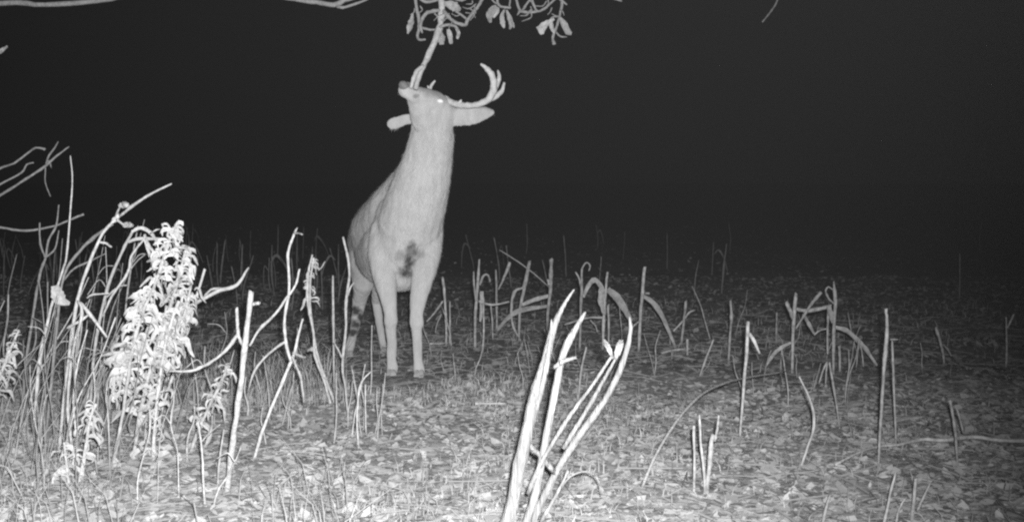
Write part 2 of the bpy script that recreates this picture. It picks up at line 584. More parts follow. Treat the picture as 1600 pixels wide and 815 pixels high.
    ls = np.zeros(npoly, np.int32); me2.polygons.foreach_get('loop_start', ls)
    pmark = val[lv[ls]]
    keep = np.where((pn[:, 1] < 0.35))[0]
    pr = area[keep] / area[keep].sum()
    pick = rng.choice(keep, 70000, p=pr)
    c = cen[pick] + rng.normal(0, 0.0025, (len(pick), 3))
    nrm = pn[pick]
    flow = np.tile(np.array([-0.15, 0.25, -1.0]), (len(pick), 1)) + rng.normal(0, 0.22, (len(pick), 3))
    flow -= nrm * (flow * nrm).sum(1)[:, None]
    flow /= np.linalg.norm(flow, axis=1)[:, None] + 1e-6
    zz = c[:, 2] + inv.z
    ln = np.where(zz < 0.45, 0.007, np.where(zz > 1.28, 0.0045, 0.019)) * rng.uniform(0.6, 1.25, len(pick))
    side = np.cross(nrm, flow)
    wd = rng.uniform(0.0007, 0.0013, len(pick))[:, None]
    base = c - nrm * 0.001
    tip = c + flow * ln[:, None] + nrm * (ln * rng.uniform(0.10, 0.38, len(pick)))[:, None]
    Vh = np.stack([base - side * wd, base + side * wd, tip], 1).reshape(-1, 3)
    Fh = np.arange(len(Vh)).reshape(-1, 3)
    mh = bpy.data.meshes.new('fur')
    mh.from_pydata(Vh.tolist(), [], Fh.tolist())
    ah = mh.attributes.new('shade', 'FLOAT', 'FACE')
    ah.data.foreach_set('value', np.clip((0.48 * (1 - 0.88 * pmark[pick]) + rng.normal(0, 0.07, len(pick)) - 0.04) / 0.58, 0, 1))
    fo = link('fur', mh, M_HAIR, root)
    fo['kind'] = 'stuff'
    # antlers: parts of their own, bone against fur
    def px_tube(name, pts, rads, mat, par, **kw):
        return link(name, tube_mesh(name, [P(*p) for p in pts], [r * DY / F for r in rads], origin=inv, sides=8, **kw), mat, par)
    a = px_tube('antler', [(694, 153, 5.55), (703, 159, 5.53), (718, 164, 5.50), (735, 165, 5.47), (751, 162, 5.44), (765, 153, 5.42), (771, 139, 5.40), (771, 124, 5.39), (765, 112, 5.38), (758, 105, 5.38), (751, 100, 5.38)],
                [5.0, 5.2, 4.6, 4.6, 5.0, 5.8, 5.6, 5.2, 4.4, 3.2, 1.6], M_ANTLER, root, wob=0.08)
    px_tube('tine', [(757, 158, 5.44), (773, 152, 5.45), (784, 142, 5.46), (788, 129, 5.47)], [4.2, 4.2, 3.6, 1.8], M_ANTLER, a, wob=0.08)
    px_tube('tine', [(771, 143, 5.41), (777, 132, 5.43), (780, 121, 5.44), (778, 110, 5.45)], [4.0, 3.6, 3.2, 1.6], M_ANTLER, a, wob=0.08)
    px_tube('tine', [(716, 163, 5.50), (719, 159, 5.49), (721, 156, 5.485)], [2.6, 2.4, 1.2], M_ANTLER, a)
    b = px_tube('antler', [(678, 150, 5.64), (682, 158, 5.70), (688, 176, 5.80), (690, 196, 5.93), (684, 206, 6.05), (676, 200, 6.16), (672, 188, 6.22)],
                [5.0, 5.0, 4.6, 4.6, 4.6, 4.0, 1.6], M_ANTLER, root, wob=0.08)
    px_tube('tine', [(672, 146, 5.62), (673, 136, 5.60), (676, 131, 5.59), (680, 126, 5.58)], [2.6, 2.6, 2.3, 1.3], M_ANTLER, b)
    px_tube('tine', [(670, 138, 5.60), (668, 134, 5.60)], [2.0, 1.2], M_ANTLER, b)
    # eye
    bm = bmesh.new()
    ellipsoid(bm, P(688, 158, 5.455) - inv, (0.0150, 0.009, 0.0105), (0, 0.2, 0))
    me = bpy.data.meshes.new('eye'); bm.to_mesh(me); bm.free(); smooth(me)
    e = link('eye', me, M_EYE, root)
    e['label'] = 'bright eye with its shine painted white'
    # nose pad with nostril
    bm = bmesh.new()
    ellipsoid(bm, P(631, 134, 5.360) - inv, (0.027, 0.019, 0.022), (0, 0.5, 0))
    me = bpy.data.meshes.new('nose'); bm.to_mesh(me); bm.free(); smooth(me)
    link('nose', me, M_NOSE, root)
    # hooves, two toes each
    for (px, py, Y) in ((612, 588, 5.66), (655, 594, 5.615), (602, 556, 6.46), (545, 552, 6.35)):
        c = P(px, py, Y)
        zg = gz(c.x, c.y)
        bm = bmesh.new()
        for s in (-1, 1):
            vs = []
            for (x0, x1, y0, y1, z) in ((-.003, .028, -.054, .024, 0), (-.002, .024, -.040, .022, .020), (.000, .020, -.014, .020, .036)):
                vs.append([bm.verts.new((c.x - inv.x + s * xx, c.y - inv.y + yy, z + zg - 0.004)) for xx, yy in ((x0, y0), (x1, y0 + .02), (x1, y1), (x0, y1))])
            for i in range(2):
                for k in range(4):
                    bm.faces.new((vs[i][k], vs[i][(k + 1) % 4], vs[i + 1][(k + 1) % 4], vs[i + 1][k]))
            bm.faces.new(vs[0]); bm.faces.new(vs[2])
        bmesh.ops.recalc_face_normals(bm, faces=bm.faces)
        bmesh.ops.bevel(bm, geom=bm.edges[:], offset=0.004, segments=2, affect='EDGES')
        me = bpy.data.meshes.new('hoof'); bm.to_mesh(me); bm.free()
        link('hoof', me, M_HOOF, root)
    return root


build_deer()


# ------------------------------------------------------------------ plants drawn as stems with real depth
def parse(pts, Y, wob=0.02):
    """(px, py[, dY]) -> world points; unspecified depths wander a little"""
    out = []
    d = 0.0
    for p in pts:
        if len(p) == 3:
            d = p[2]
        out.append(P(p[0], p[1], Y + d))
        d += random.uniform(-wob, wob)
    return out


def plant(name, label, cat, pieces, base=None, Y=None, mat=None, group=None, wob=0.02):
    """pieces: (part name, kind t/r, points, half widths in px [start..end or list], material)
    base: pixel where it meets the ground"""
    if Y is None:
        Y = G(*base).y
    b = P(base[0], base[1], Y)
    b.z = gz(b.x, b.y) - 0.03
    root = thing(name, label, cat, b, group)
    for pc in pieces:
        nm, kind, pts, w = pc[:4]
        m = pc[4] if len(pc) > 4 else mat
        wp = parse(pts, Y, wob)
        if nm in ('stalk', 'stem') and abs(pts[0][1] - base[1]) < 6 and abs(pts[0][0] - base[0]) < 60:
            wp[0].z = gz(wp[0].x, wp[0].y) - 0.03
        n = len(wp)
        if len(w) == 2:
            w = [w[0] + (w[1] - w[0]) * i / (n - 1) for i in range(n)]
        w = [x * Y / F * (0.78 if m is M_HUSK else 0.76 if kind == 't' else 0.95) for x in w]
        if kind == 't':
            me = tube_mesh(nm, wp, w, 7, jag=w[-1] * 0.9, wob=0.07 if m is M_HUSK else 0.14, origin=b)
        else:
            me = ribbon_mesh(nm, wp, w, origin=b, tilt=random.uniform(-0.5, 0.5))
        link(nm, me, m, root)
    return root


# --- the big clump of split stalks in front
plant('broken_stalk_clump', 'clump of thick pale broken stalks leaning over, nearest to the camera', 'stalk clump', [
    ('stalk', 't', [(770, 880, 0), (797, 800, 0), (818, 700, -.02), (836, 620, 0), (853, 560, .03), (866, 510, .05), (880, 478, .07), (897, 452, .08)], [17, 14, 12.5, 12, 9, 7, 4, 1.6]),
    ('stalk', 't', [(800, 880, .05), (832, 790, .05), (852, 690, .03), (868, 610, .02), (878, 560, .02), (893, 525, .02), (915, 487, .03)], [11, 8.5, 8, 8, 7.5, 7, 2.5]),
    ('splinter', 't', [(838, 640, -.02), (852, 580, 0), (860, 530, .02), (862, 498, .03)], [5, 6, 4, 1.5]),
    ('stalk', 't', [(815, 880, .12), (868, 740, .10), (905, 680, .08), (945, 625, .07), (972, 570, .06), (985, 520, .05), (984, 495, .05)], [9, 8, 8, 7, 6, 4, 2.4]),
    ('stalk', 't', [(825, 770, .0), (850, 715, -.02), (890, 650, -.03), (930, 595, -.03), (956, 556, -.03)], [5, 4.5, 4, 3.5, 2.5]),
    ('stalk', 't', [(880, 700, .1), (920, 635, .1), (945, 590, .1), (963, 558, .1)], [5, 4.5, 4, 3]),
    ('leaf', 'r', [(958, 560, -.02), (953, 549, -.03), (948, 539, -.02), (944, 530, 0)], [2, 5, 5.5, 2]),
    ('leaf', 'r', [(962, 560, .08), (965, 551, .07), (968, 542, .07), (971, 531, .09)], [2.4, 6.5, 7.5, 4]),
    ('splinter', 't', [(866, 574, 0), (880, 564, -.02), (901, 558, -.04)], [5, 4.5, 3]),
    ('splinter', 't', [(826, 694, 0), (845, 712, .03), (866, 737, .06)], [5, 5, 6]),
    ('stem', 't', [(845, 815, .02), (868, 775, .02), (888, 735, .02)], [4, 3.5, 2.5]),
    ('stem', 't', [(868, 775, .1), (890, 745, .1), (915, 736, .1), (933, 746, .12), (940, 772, .14)], [1.6, 2, 2, 1.6, 1.2]),
], base=(800, 880), Y=2.98, mat=M_HUSK)

# --- crop stubble beyond and beside the deer, each stalk with its own bends
S = M_STALK
ST = 'crop stubble beside the deer'


def stalk(label, base, pieces, Y=None, mat=None, name='crop_stalk'):
    return plant(name, label, 'crop stalk', pieces, base=base, Y=Y, mat=mat or S, group=ST)


stalk('knob-topped stalk just beside the deer foreleg, slanting stems at its foot', (697, 540), [
    ('stalk', 't', [(697, 540), (697, 500), (695, 465), (692, 433)], [1.6, 2.6, 2.6, 2.8]),
    ('side_stem', 't', [(692, 470), (680, 487), (667, 502)], [2, 1.4]),
    ('side_stem', 't', [(690, 490), (683, 505), (680, 520)], [1.6, 1.0]),
    ('side_stem', 't', [(703, 545), (703, 510), (703, 470)], [1.6, 1.4])])
stalk('pair of upright stalks with a small hook, second from the deer', (742, 548), [
    ('stalk', 't', [(742, 548), (743, 490), (746, 450), (749, 405)], [2.2, 3.2, 3, 2]),
    ('stalk', 't', [(744, 470), (741, 445), (740, 424)], [2.5, 1.6]),
    ('hook', 't', [(749, 445), (756, 430), (763, 430), (766, 441)], [2.6, 2.4, 2.2, 1.6]),
    ('side_stem', 't', [(748, 470), (768, 476), (796, 471)], [2.6, 1.8]),
    ('side_stem', 't', [(754, 552, -.1), (756, 510, -.08), (755, 474, -.05)], [2.0, 2.2]),
    ('leaf', 'r', [(752, 455), (753, 480), (750, 502)], [3.5, 4, 1.6]),
    ('side_stem', 't', [(770, 530), (769, 500), (767, 478)], [1.6, 1.4])])
stalk('straight thin stalk with a slanting splint against it', (776, 520), [
    ('stalk', 't', [(776, 520), (776, 470), (775, 422)], [2.0, 2.6, 2.2]),
    ('side_stem', 't', [(779, 452), (788, 432), (797, 410)], [1.6, 2.6, 3])])
stalk('knobbly stalk with a thin twig crossing its top', (812, 530), [
    ('stalk', 't', [(811, 530), (812, 490), (817, 460), (822, 435), (828, 407)], [1.6, 3, 3.6, 4.2, 2.6]),
    ('twig', 't', [(780, 390), (810, 409), (835, 428), (858, 448)], [1, 1.3, 1.3, 1]),
    ('side_stem', 't', [(818, 449), (804, 456), (799, 480), (802, 510), (816, 535)], [2.4, 3.2, 3, 2.4, 1.2]),
    ('leaf', 'r', [(776, 516), (795, 495), (815, 484), (856, 478)], [2.4, 3.4, 4, 2.6]),
    ('leaf', 'r', [(816, 476), (835, 468), (857, 462)], [2.6, 3.6, 2.6])])
stalk('tallest square-topped stalk between the deer and the broken clump', (856, 535), [
    ('stalk', 't', [(855, 535), (856, 490), (860, 450), (861, 404)], [2.4, 3, 3.6, 3.6]),
    ('bud', 't', [(858, 445), (856, 436)], [3, 2.2])])
stalk('thin stalk curling into a ring at its tip', (906, 545), [
    ('stalk', 't', [(906, 545), (907, 490), (909, 455), (909, 426), (911, 416), (917, 410), (922, 415), (920, 423)], [2.2, 2.6, 3, 2.4, 1.8, 1.6, 1.6, 1.2]),
    ('side_stem', 't', [(908, 450), (905, 435), (899, 424)], [2, 1.6]),
    ('leaf', 'r', [(911, 464), (919, 446), (929, 437), (939, 448), (945, 462)], [2.4, 4, 4.4, 4, 2.6]),
    ('side_stem', 't', [(882, 507), (898, 502), (920, 496), (944, 496)], [2, 2, 2.4, 2])])
stalk('stalk with a broad dead leaf bent down towards the broken clump', (943, 545), [
    ('stalk', 't', [(942, 545), (943, 500), (945, 470), (949, 425)], [2.2, 2.8, 3, 2.4]),
    ('leaf', 'r', [(940, 450), (941, 468), (945, 492)], [4, 7, 3]),
    ('leaf', 'r', [(949, 452), (963, 464), (975, 482), (986, 502)], [4.5, 6.5, 5.5, 3]),
    ('side_stem', 't', [(951, 535), (951, 505), (950, 476)], [2, 2.4]),
    ('side_stem', 't', [(922, 500), (930, 508), (934, 520)], [1.6, 1])])
stalk('straight stalk with one long leaf arching down to the ground', (999, 545), [
    ('stalk', 't', [(998, 545), (1001, 490), (1004, 455), (1007, 418)], [2.6, 3.2, 3.6, 3]),
    ('leaf', 'r', [(1005, 462), (1020, 472), (1033, 490), (1043, 512), (1056, 543)], [3, 4.2, 4, 3.2, 1.6]),
    ('side_stem', 't', [(1002, 500), (993, 506), (986, 514)], [1.8, 1.4]),
    ('bud', 't', [(1008, 458), (1016, 458)], [2, 2.4])])
stalk('short stalk crossed by a slanting stem in mid field', (1065, 540), [
    ('stalk', 't', [(1064, 540), (1068, 505), (1072, 470)], [2, 2.8, 3]),
    ('side_stem', 't', [(1052, 517), (1066, 502), (1077, 488), (1086, 484)], [2, 2, 2, 1.4])])
stalk('single slender stalk with a slight kink near its top', (1139, 568), [
    ('stalk', 't', [(1138, 568), (1141, 520), (1143, 495), (1141, 468)], [2, 2.4, 3, 2.4])])
stalk('tall stalk left of the arched thicket, drooping leaf near its head', (1156, 690), [
    ('stalk', 't', [(1155, 690), (1160, 630), (1166, 560), (1169, 503)], [1.8, 3, 3.4, 3.4]),
    ('leaf', 'r', [(1170, 520), (1178, 532), (1187, 552)], [2, 2.8, 1.4])])
stalk('short thin stalk in front of the forked one', (1213, 540), [
    ('stalk', 't', [(1213, 540), (1213, 512), (1214, 488)], [1.6, 2.2, 2])])
stalk('forked stalk with crossing splints and an arching leaf', (1238, 580), [
    ('stalk', 't', [(1238, 580), (1239, 530), (1241, 490), (1244, 457)], [2.6, 3.2, 3.4, 3]),
    ('side_stem', 't', [(1240, 500), (1235, 486), (1229, 472)], [3, 4, 3.4]),
    ('side_stem', 't', [(1243, 514), (1256, 493), (1268, 474), (1283, 457)], [2, 2.6, 3, 3.6]),
    ('side_stem', 't', [(1243, 482), (1265, 485), (1298, 478)], [3, 4.4, 4.4]),
    ('leaf', 'r', [(1255, 490), (1264, 506), (1272, 521)], [2.4, 3, 1.6]),
    ('side_stem', 't', [(1272, 523), (1281, 516), (1293, 513)], [1.4, 1.8]),
    ('leaf', 'r', [(1236, 535), (1222, 542), (1209, 553), (1197, 571)], [2, 3, 3, 1.4]),
    ('side_stem', 't', [(1219, 600), (1220, 570), (1222, 545)], [1.6, 2])])
stalk('stout upright stalk with a small loop and a long arched leaf', (1303, 585), [
    ('stalk', 't', [(1302, 585), (1303, 520), (1305, 470), (1303, 440)], [2.6, 3.6, 3.8, 2]),
    ('hook', 't', [(1303, 474), (1295, 466), (1290, 455), (1294, 448), (1301, 452)], [2, 2, 1.6, 1.6, 1.4]),
    ('leaf', 'r', [(1294, 478), (1297, 490), (1301, 504)], [4, 5, 2.6]),
    ('leaf', 'r', [(1305, 511), (1322, 516), (1336, 528), (1352, 545), (1370, 571)], [2.6, 4, 4, 4, 1.8]),
    ('side_stem', 't', [(1343, 536), (1340, 552), (1338, 574)], [2, 1.2]),
    ('side_stem', 't', [(1344, 537), (1347, 552), (1349, 572)], [1.8, 1.2]),
    ('side_stem', 't', [(1293, 553), (1293, 520), (1294, 490)], [2, 2.4]),
    ('side_stem', 't', [(1312, 580), (1312, 555), (1311, 540)], [2.6, 2.6])])
stalk('very tall bare stalk, the taller of two side by side', (1371, 740), [
    ('stalk', 't', [(1371, 740), (1376, 660), (1381, 580), (1386, 510), (1384, 481)], [2.4, 3, 3.4, 3.6, 3])])
stalk('very tall bare stalk, the thinner of two side by side', (1401, 700), [
    ('stalk', 't', [(1401, 700), (1398, 640), (1396, 580), (1394, 531)], [2, 2.4, 2.4, 2]),
    ('tip', 't', [(1391, 530), (1403, 530)], [1.6, 1.2])])
stalk('lone short stalk tilting backward in the dark field', (1478, 575), [
    ('stalk', 't', [(1477, 575), (1472, 545), (1462, 510)], [1.8, 2.6, 2.8]),
    ('leaf', 'r', [(1473, 538), (1480, 545), (1486, 556)], [1.6, 2, 1])])
stalk('small Y-shaped stalk at the dark far edge of the field', (1572, 575), [
    ('stalk', 't', [(1572, 575), (1573, 535), (1572, 495)], [1.8, 2.2, 1.6]),
    ('side_stem', 't', [(1574, 512), (1579, 502), (1584, 491)], [1.8, 2.4])])
stalk('leaning stalk rising behind the fallen stick', (1497, 738), [
    ('stalk', 't', [(1497, 738), (1494, 690), (1490, 655), (1484, 624)], [2, 2.6, 3, 2.4]),
    ('side_stem', 't', [(1505, 675), (1499, 650), (1493, 632)], [1.6, 1.6])])
stalk('bowed stem standing clear beside the tall bare pair', (1246, 728), [
    ('stalk', 't', [(1246, 728), (1262, 698), (1272, 665), (1268, 630), (1249, 588)], [2, 2.6, 3, 2.6, 1.6])], name='bowed_stem')
stalk('long thin stem arching low over the litter to one side', (994, 772), [
    ('stalk', 't', [(994, 772, 0), (1030, 700, .15), (1080, 630, .4), (1122, 602, .7), (1165, 590, 1.0), (1232, 579, 1.4)], [3, 3.2, 3, 2.8, 2.2, 1.4])], name='arched_stem', mat=M_WEED)
stalk('cluster of three short snapped stalks standing below the arched stem', (1103, 776), [
    ('stalk', 't', [(1103, 776), (1108, 730), (1112, 690), (1114, 678)], [4.5, 5, 4.6, 4]),
    ('splinter', 't', [(1117, 688), (1121, 668), (1123, 648)], [3, 2.6, 1.6]),
    ('stalk', 't', [(1103, 776), (1100, 735), (1095, 690), (1093, 648)], [3, 3, 2.4, 1.4]),
    ('stalk', 't', [(1084, 776), (1085, 720), (1084, 665)], [2.4, 2.8, 2.2])])
stalk('thin stem with split foot under the arched leaf', (1312, 668), [
    ('stalk', 't', [(1314, 668), (1305, 620), (1296, 566)], [1.6, 2.2, 2]),
    ('side_stem', 't', [(1280, 598), (1286, 578), (1293, 564)], [1.6, 1.8]),
    ('side_stem', 't', [(1290, 600), (1291, 580), (1293, 566)], [1.4, 1.6])])
stalk('upright stub at the bottom, thickest of the stubs beside it', (1426, 815), [
    ('stalk', 't', [(1424, 822), (1427, 790), (1431, 746)], [4, 4.4, 3.2]),
    ('side_stem', 't', [(1432, 800), (1442, 778), (1454, 753)], [2, 2.4, 1.6]),
    ('side_stem', 't', [(1428, 800), (1440, 805), (1450, 825)], [2.4, 2])])
stalk('straight slanting stub at the bottom, longer than the stubs beside it', (1378, 825), [
    ('stalk', 't', [(1376, 830), (1388, 785), (1399, 738)], [3, 3.2, 2.2])])
stalk('short slanting stub at the bottom below the bowed stem', (1283, 825), [
    ('stalk', 't', [(1281, 830), (1289, 800), (1298, 770)], [2.8, 3.2, 2])])
stalk('bent thin stub at the bottom beside the thickest stub', (1399, 822), [
    ('stalk', 't', [(1399, 826), (1402, 805), (1408, 788), (1417, 775)], [2.4, 2.4, 2, 1.2])])
stalk('thin leaning stem behind the broken clump of stalks', (903, 620), [
    ('stalk', 't', [(903, 622), (908, 580), (916, 542)], [2, 2.4, 1.8])])
stalk('thin slanted stem between the arched-leaf stalk and kinked stalk', (1093, 590), [
    ('stalk', 't', [(1091, 592), (1103, 560), (1115, 530)], [1.6, 2, 1.6])])
stalk('stump-like stub with a horizontal straw at its foot', (1075, 556), [
    ('stalk', 't', [(1074, 560), (1074, 545), (1074, 530)], [2.4, 2.8, 2.6]),
    ('side_stem', 't', [(1032, 552), (1050, 547), (1070, 545)], [2, 2.4, 1.8])])


# loose pieces lying on the ground
def lying(name, label, cat, pts, w, mat, lift=0.012):
    wp = []
    for p in pts:
        q = G(*p)
        q.z = gz(q.x, q.y) + lift + random.uniform(0, 0.008)
        wp.append(q)
    o = Vector(wp[0])
    n = len(wp)
    ws = [(w[0] + (w[1] - w[0]) * i / (n - 1)) * wp[i].y / F for i in range(n)]
    ob = link(name, tube_mesh(name, wp, ws, 7, wob=0.15, origin=o), mat)
    ob.location = o
    tag(ob, label, cat)
    return ob


lying('fallen_stick', 'long fallen stick lying across the ground at the edge', 'stick',
      [(1305, 742), (1345, 729), (1378, 716), (1402, 713), (1440, 703), (1475, 704), (1520, 698), (1580, 701), (1660, 696)], [1.8, 3.6], M_STEM, 0.034)
lying('fallen_stick', 'short fallen stick lying between the two tall bare stalks', 'stick',
      [(1350, 672), (1400, 662), (1450, 656)], [2, 2.4], M_STEM)
lying('fallen_straw', 'pale straw lying on the litter between deer and broken clump', 'straw', [(742, 634), (765, 632), (792, 632)], [2.2, 1.6], M_STEM)
lying('fallen_straw', 'pale straw lying just behind the deer foreleg', 'straw', [(672, 542), (688, 540), (702, 537)], [1.8, 1.4], M_STEM)
lying('fallen_straw', 'crooked straw lying below the bare tall stalks', 'straw', [(1402, 690), (1425, 686), (1450, 672)], [2, 1.4], M_STEM)

# --- far stubble: small stalks in rows fading into the dark
far_spots = []
protos = []
for v in range(7):
    pts = [Vector((0, 0, -0.04)), Vector((random.uniform(-.02, .02), 0, .18)), Vector((random.uniform(-.05, .05), random.uniform(-.03, .03), .46))]
    protos.append(tube_mesh('stalk', pts, [.007, .009, .006], 6, jag=.01, wob=.2))
leafm = []
for v in range(5):
    a = random.choice((-1, 1))
    leafm.append(ribbon_mesh('leaf', [Vector((0, 0, .3)), Vector((a * .06, 0, .36)), Vector((a * .14, .03, .25)), Vector((a * .2, .05, .08))], [.006, .013, .011, .004]))
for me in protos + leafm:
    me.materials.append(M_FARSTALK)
tries = 0
while len(far_spots) < 110 and tries < 6000:
    tries += 1
    y = 8.6 + 8 * random.random() ** 1.9
    x = random.uniform(-0.5, 0.5) * y
    px = CX + x / y * F
    if (px > 1150 and random.random() < 0.7) or (px > 600 and random.random() < 0.8) or (y < 9 and px > 560):
        continue
    if all((x - q[0]) ** 2 + (y - q[1]) ** 2 > 0.03 for q in far_spots):
        far_spots.append((x, y))
for i, (x, y) in enumerate(far_spots):
    t = thing('stubble_stalk', 'small dim leafless crop stalk standing in the far dark stubble', 'crop stalk', (x, y, gz(x, y)), 'far stubble stalks fading into the dark')
    t.rotation_euler = (random.uniform(-.12, .12), random.uniform(-.2, .2), random.uniform(0, 6.28))
    s = random.uniform(0.7, 1.0)
    t.scale = (s, s, s)
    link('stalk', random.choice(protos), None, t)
    if random.random() < 0.35:
        link('leaf', random.choice(leafm), None, t)
        t['label'] = 'small dim stalk with one bent-over leaf in the far dark stubble'
        t['group'] = 'far leafy stubble stalks'

# ------------------------------------------------------------------ weeds on the near side of the deer
W = M_WEED
TH = 'weeds crowded on the near side of the deer'


def weed(label, base, pieces, Y=None, mat=None, name='dry_weed', cat='weed', group=TH):
    return plant(name, label, cat, pieces, base=base, Y=Y, mat=mat or W, group=group, wob=0.03)


weed('thick straight pale stem with a short stub near its top', (352, 765), [
    ('stem', 't', [(352, 770), (364, 690), (375, 610), (384, 530), (393, 455)], [6.5, 6.5, 6.5, 6, 5]),
    ('stub', 't', [(391, 477), (398, 474), (404, 473)], [3.5, 4, 3.6]),
    ('spur', 't', [(380, 540), (373, 525), (371, 505), (370, 480)], [3, 3.6, 3.6, 3]),
    ('branch', 't', [(372, 522, -.02), (352, 548, -.05), (325, 568, -.08), (297, 579, -.1), (266, 579, -.12)], [3.4, 3.2, 3, 2.8, 1.8]),
    ('stem', 't', [(338, 765, .05), (343, 720, .05), (350, 670, .05)], [2.5, 2.5, 1.6])])
weed('tall forked stem bent over at the very tip, highest before the deer', (392, 720), [
    ('stem', 't', [(392, 725), (412, 668), (435, 612), (460, 552)], [3, 3.4, 3.4, 3.6]),
    ('stem', 't', [(455, 565), (447, 535), (445, 495), (452, 455), (451, 420), (450, 395), (457, 372), (464, 356)], [3, 3.4, 3, 3, 2.8, 2.8, 2.6, 2]),
    ('tip', 't', [(460, 364), (466, 364), (472, 366)], [2, 1.6]),
    ('branch', 't', [(450, 462), (430, 490), (405, 515), (390, 540)], [2.6, 2.6, 3, 1.8]),
    ('branch', 't', [(451, 462), (462, 445), (468, 420)], [2.4, 2]),
    ('branch', 't', [(446, 533), (420, 552), (398, 578), (388, 610)], [3, 2.8, 2.4, 1.4]),
    ('branch', 't', [(460, 552), (466, 525), (473, 498)], [3, 3, 2]),
    ('branch', 't', [(458, 550), (470, 556), (477, 558)], [3, 2]),
    ('branch', 't', [(456, 556), (470, 590), (475, 628)], [2.4, 2.4, 1.6])])
weed('pale straight stem leaning past the bright curled weed', (240, 690), [
    ('stem', 't', [(236, 700), (262, 610), (283, 550), (300, 490), (320, 420)], [3, 3, 3, 3, 2.6])], Y=4.2)
weed('bright forked branch reaching up from the curled weed', (225, 700), [
    ('stem', 't', [(225, 700), (235, 600), (248, 525), (275, 492)], [3, 3, 3.4, 3.6]),
    ('branch', 't', [(270, 494), (310, 471), (345, 453), (370, 445), (388, 418)], [3.6, 4, 4.4, 3.4, 2]),
    ('branch', 't', [(315, 468), (330, 452), (350, 450)], [2.4, 2.4, 1.8])], Y=4.15)
weed('thin stem topped by a fuzzy seed head, next before the hind leg', (520, 640), [
    ('stem', 't', [(520, 640), (505, 590), (492, 555), (490, 520), (484, 490), (480, 460), (482, 425), (488, 398)], [2.4, 2.6, 2.8, 2.6, 2.6, 2.4, 2.2, 1.4]),
    ('node', 't', [(480, 548), (488, 545), (495, 548)], [2, 5, 2.4]),
    ('tip', 't', [(489, 415), (500, 420), (508, 408)], [1.4, 1])])
weed('slender straight stem halfway between seed head and hind leg', (526, 650), [
    ('stem', 't', [(526, 650), (522, 590), (521, 520), (520, 430)], [2, 2.4, 2.4, 2])])
weed('slender pale stem crossing in front of the hind leg', (546, 665), [
    ('stem', 't', [(546, 668), (540, 610), (535, 570), (540, 520), (541, 470), (546, 430), (543, 400), (536, 370)], [2, 2.6, 2.8, 2.8, 3, 2.4, 2.4, 2]),
    ('branch', 't', [(540, 475), (546, 452), (554, 440)], [2.4, 1.4]),
    ('branch', 't', [(535, 560), (528, 545), (522, 535)], [2, 1.2])])
weed('low stem bent into a small arch near the deer hooves', (560, 700), [
    ('stem', 't', [(562, 720), (558, 660), (561, 610), (568, 592), (580, 580)], [1.6, 2.2, 2.2, 2, 1.2]),
    ('stem', 't', [(572, 680), (571, 640), (571, 600)], [1.6, 1.2])])
weed('stem ending in pale knobs with a long spike past them', (92, 730), [
    ('stem', 't', [(92, 735), (100, 620), (110, 540), (122, 465), (140, 410), (160, 365), (180, 343)], [3.2, 3.4, 3.6, 3.4, 3.2, 3, 3]),
    ('knob', 't', [(176, 347), (181, 342), (185, 337)], [4, 6.5, 4]),
    ('branch', 't', [(181, 342), (184, 330), (190, 320)], [2.4, 2]),
    ('knob', 't', [(186, 323), (193, 320), (200, 321)], [4, 7, 5]),
    ('branch', 't', [(182, 343), (192, 350), (200, 352)], [2.4, 2]),
    ('knob', 't', [(194, 352), (201, 351), (208, 353)], [4, 6, 3.6]),
    ('branch', 't', [(188, 337), (205, 323), (230, 306), (268, 287)], [2.6, 3, 2.6, 1.6]),
    ('branch', 't', [(155, 378), (165, 380), (174, 386)], [2, 2.6, 2])], Y=4.1)
weed('stem bowing over beside the knobbed one', (70, 700), [
    ('stem', 't', [(70, 705), (80, 600), (90, 500), (100, 430), (125, 392), (150, 368), (176, 350)], [2.8, 2.8, 2.8, 2.6, 3.2, 3.4, 2.2]),
    ('branch', 't', [(98, 440), (115, 420), (140, 408), (165, 396)], [2, 1.8, 1.6, 1])], Y=4.3, mat=M_THIN)
weed('stem with long drooping blades at its crown', (140, 735), [
    ('stem', 't', [(140, 735), (142, 620), (150, 530), (168, 450), (190, 395), (208, 360)], [3.2, 3.2, 3.2, 3, 3, 2.4]),
    ('leaf', 'r', [(206, 362), (220, 356), (235, 363), (246, 378)], [2.4, 3, 3, 1.4]),
    ('leaf', 'r', [(200, 378), (215, 373), (235, 373), (258, 373)], [2, 2.6, 2.6, 1.4]),
    ('leaf', 'r', [(226, 366), (232, 382), (245, 398)], [2.4, 3.4, 1.6]),
    ('leaf', 'r', [(226, 374), (235, 400), (239, 425)], [2, 3, 1.4]),
    ('branch', 't', [(228, 370), (205, 400), (200, 425), (175, 462), (160, 495)], [2, 2.4, 2.6, 2.4, 1.6]),
    ('branch', 't', [(235, 365), (244, 359), (250, 358)], [1.6, 1.2]),
    ('branch', 't', [(165, 465), (185, 448), (200, 445)], [2, 1.4])], Y=4.2)
weed('stem carrying one bright tongue-shaped leaf', (50, 690), [
    ('stem', 't', [(50, 695), (58, 600), (64, 550), (80, 480), (97, 425), (104, 400), (110, 330), (113, 280), (110, 243)], [3, 3.4, 4, 2.6, 2.2, 2, 1.6, 1.4, 1]),
    ('leaf', 'r', [(86, 446, -.03), (90, 460, -.04), (97, 470, -.04), (109, 474, -.04)], [6, 10, 9, 3], M_CURL)], Y=4.25)
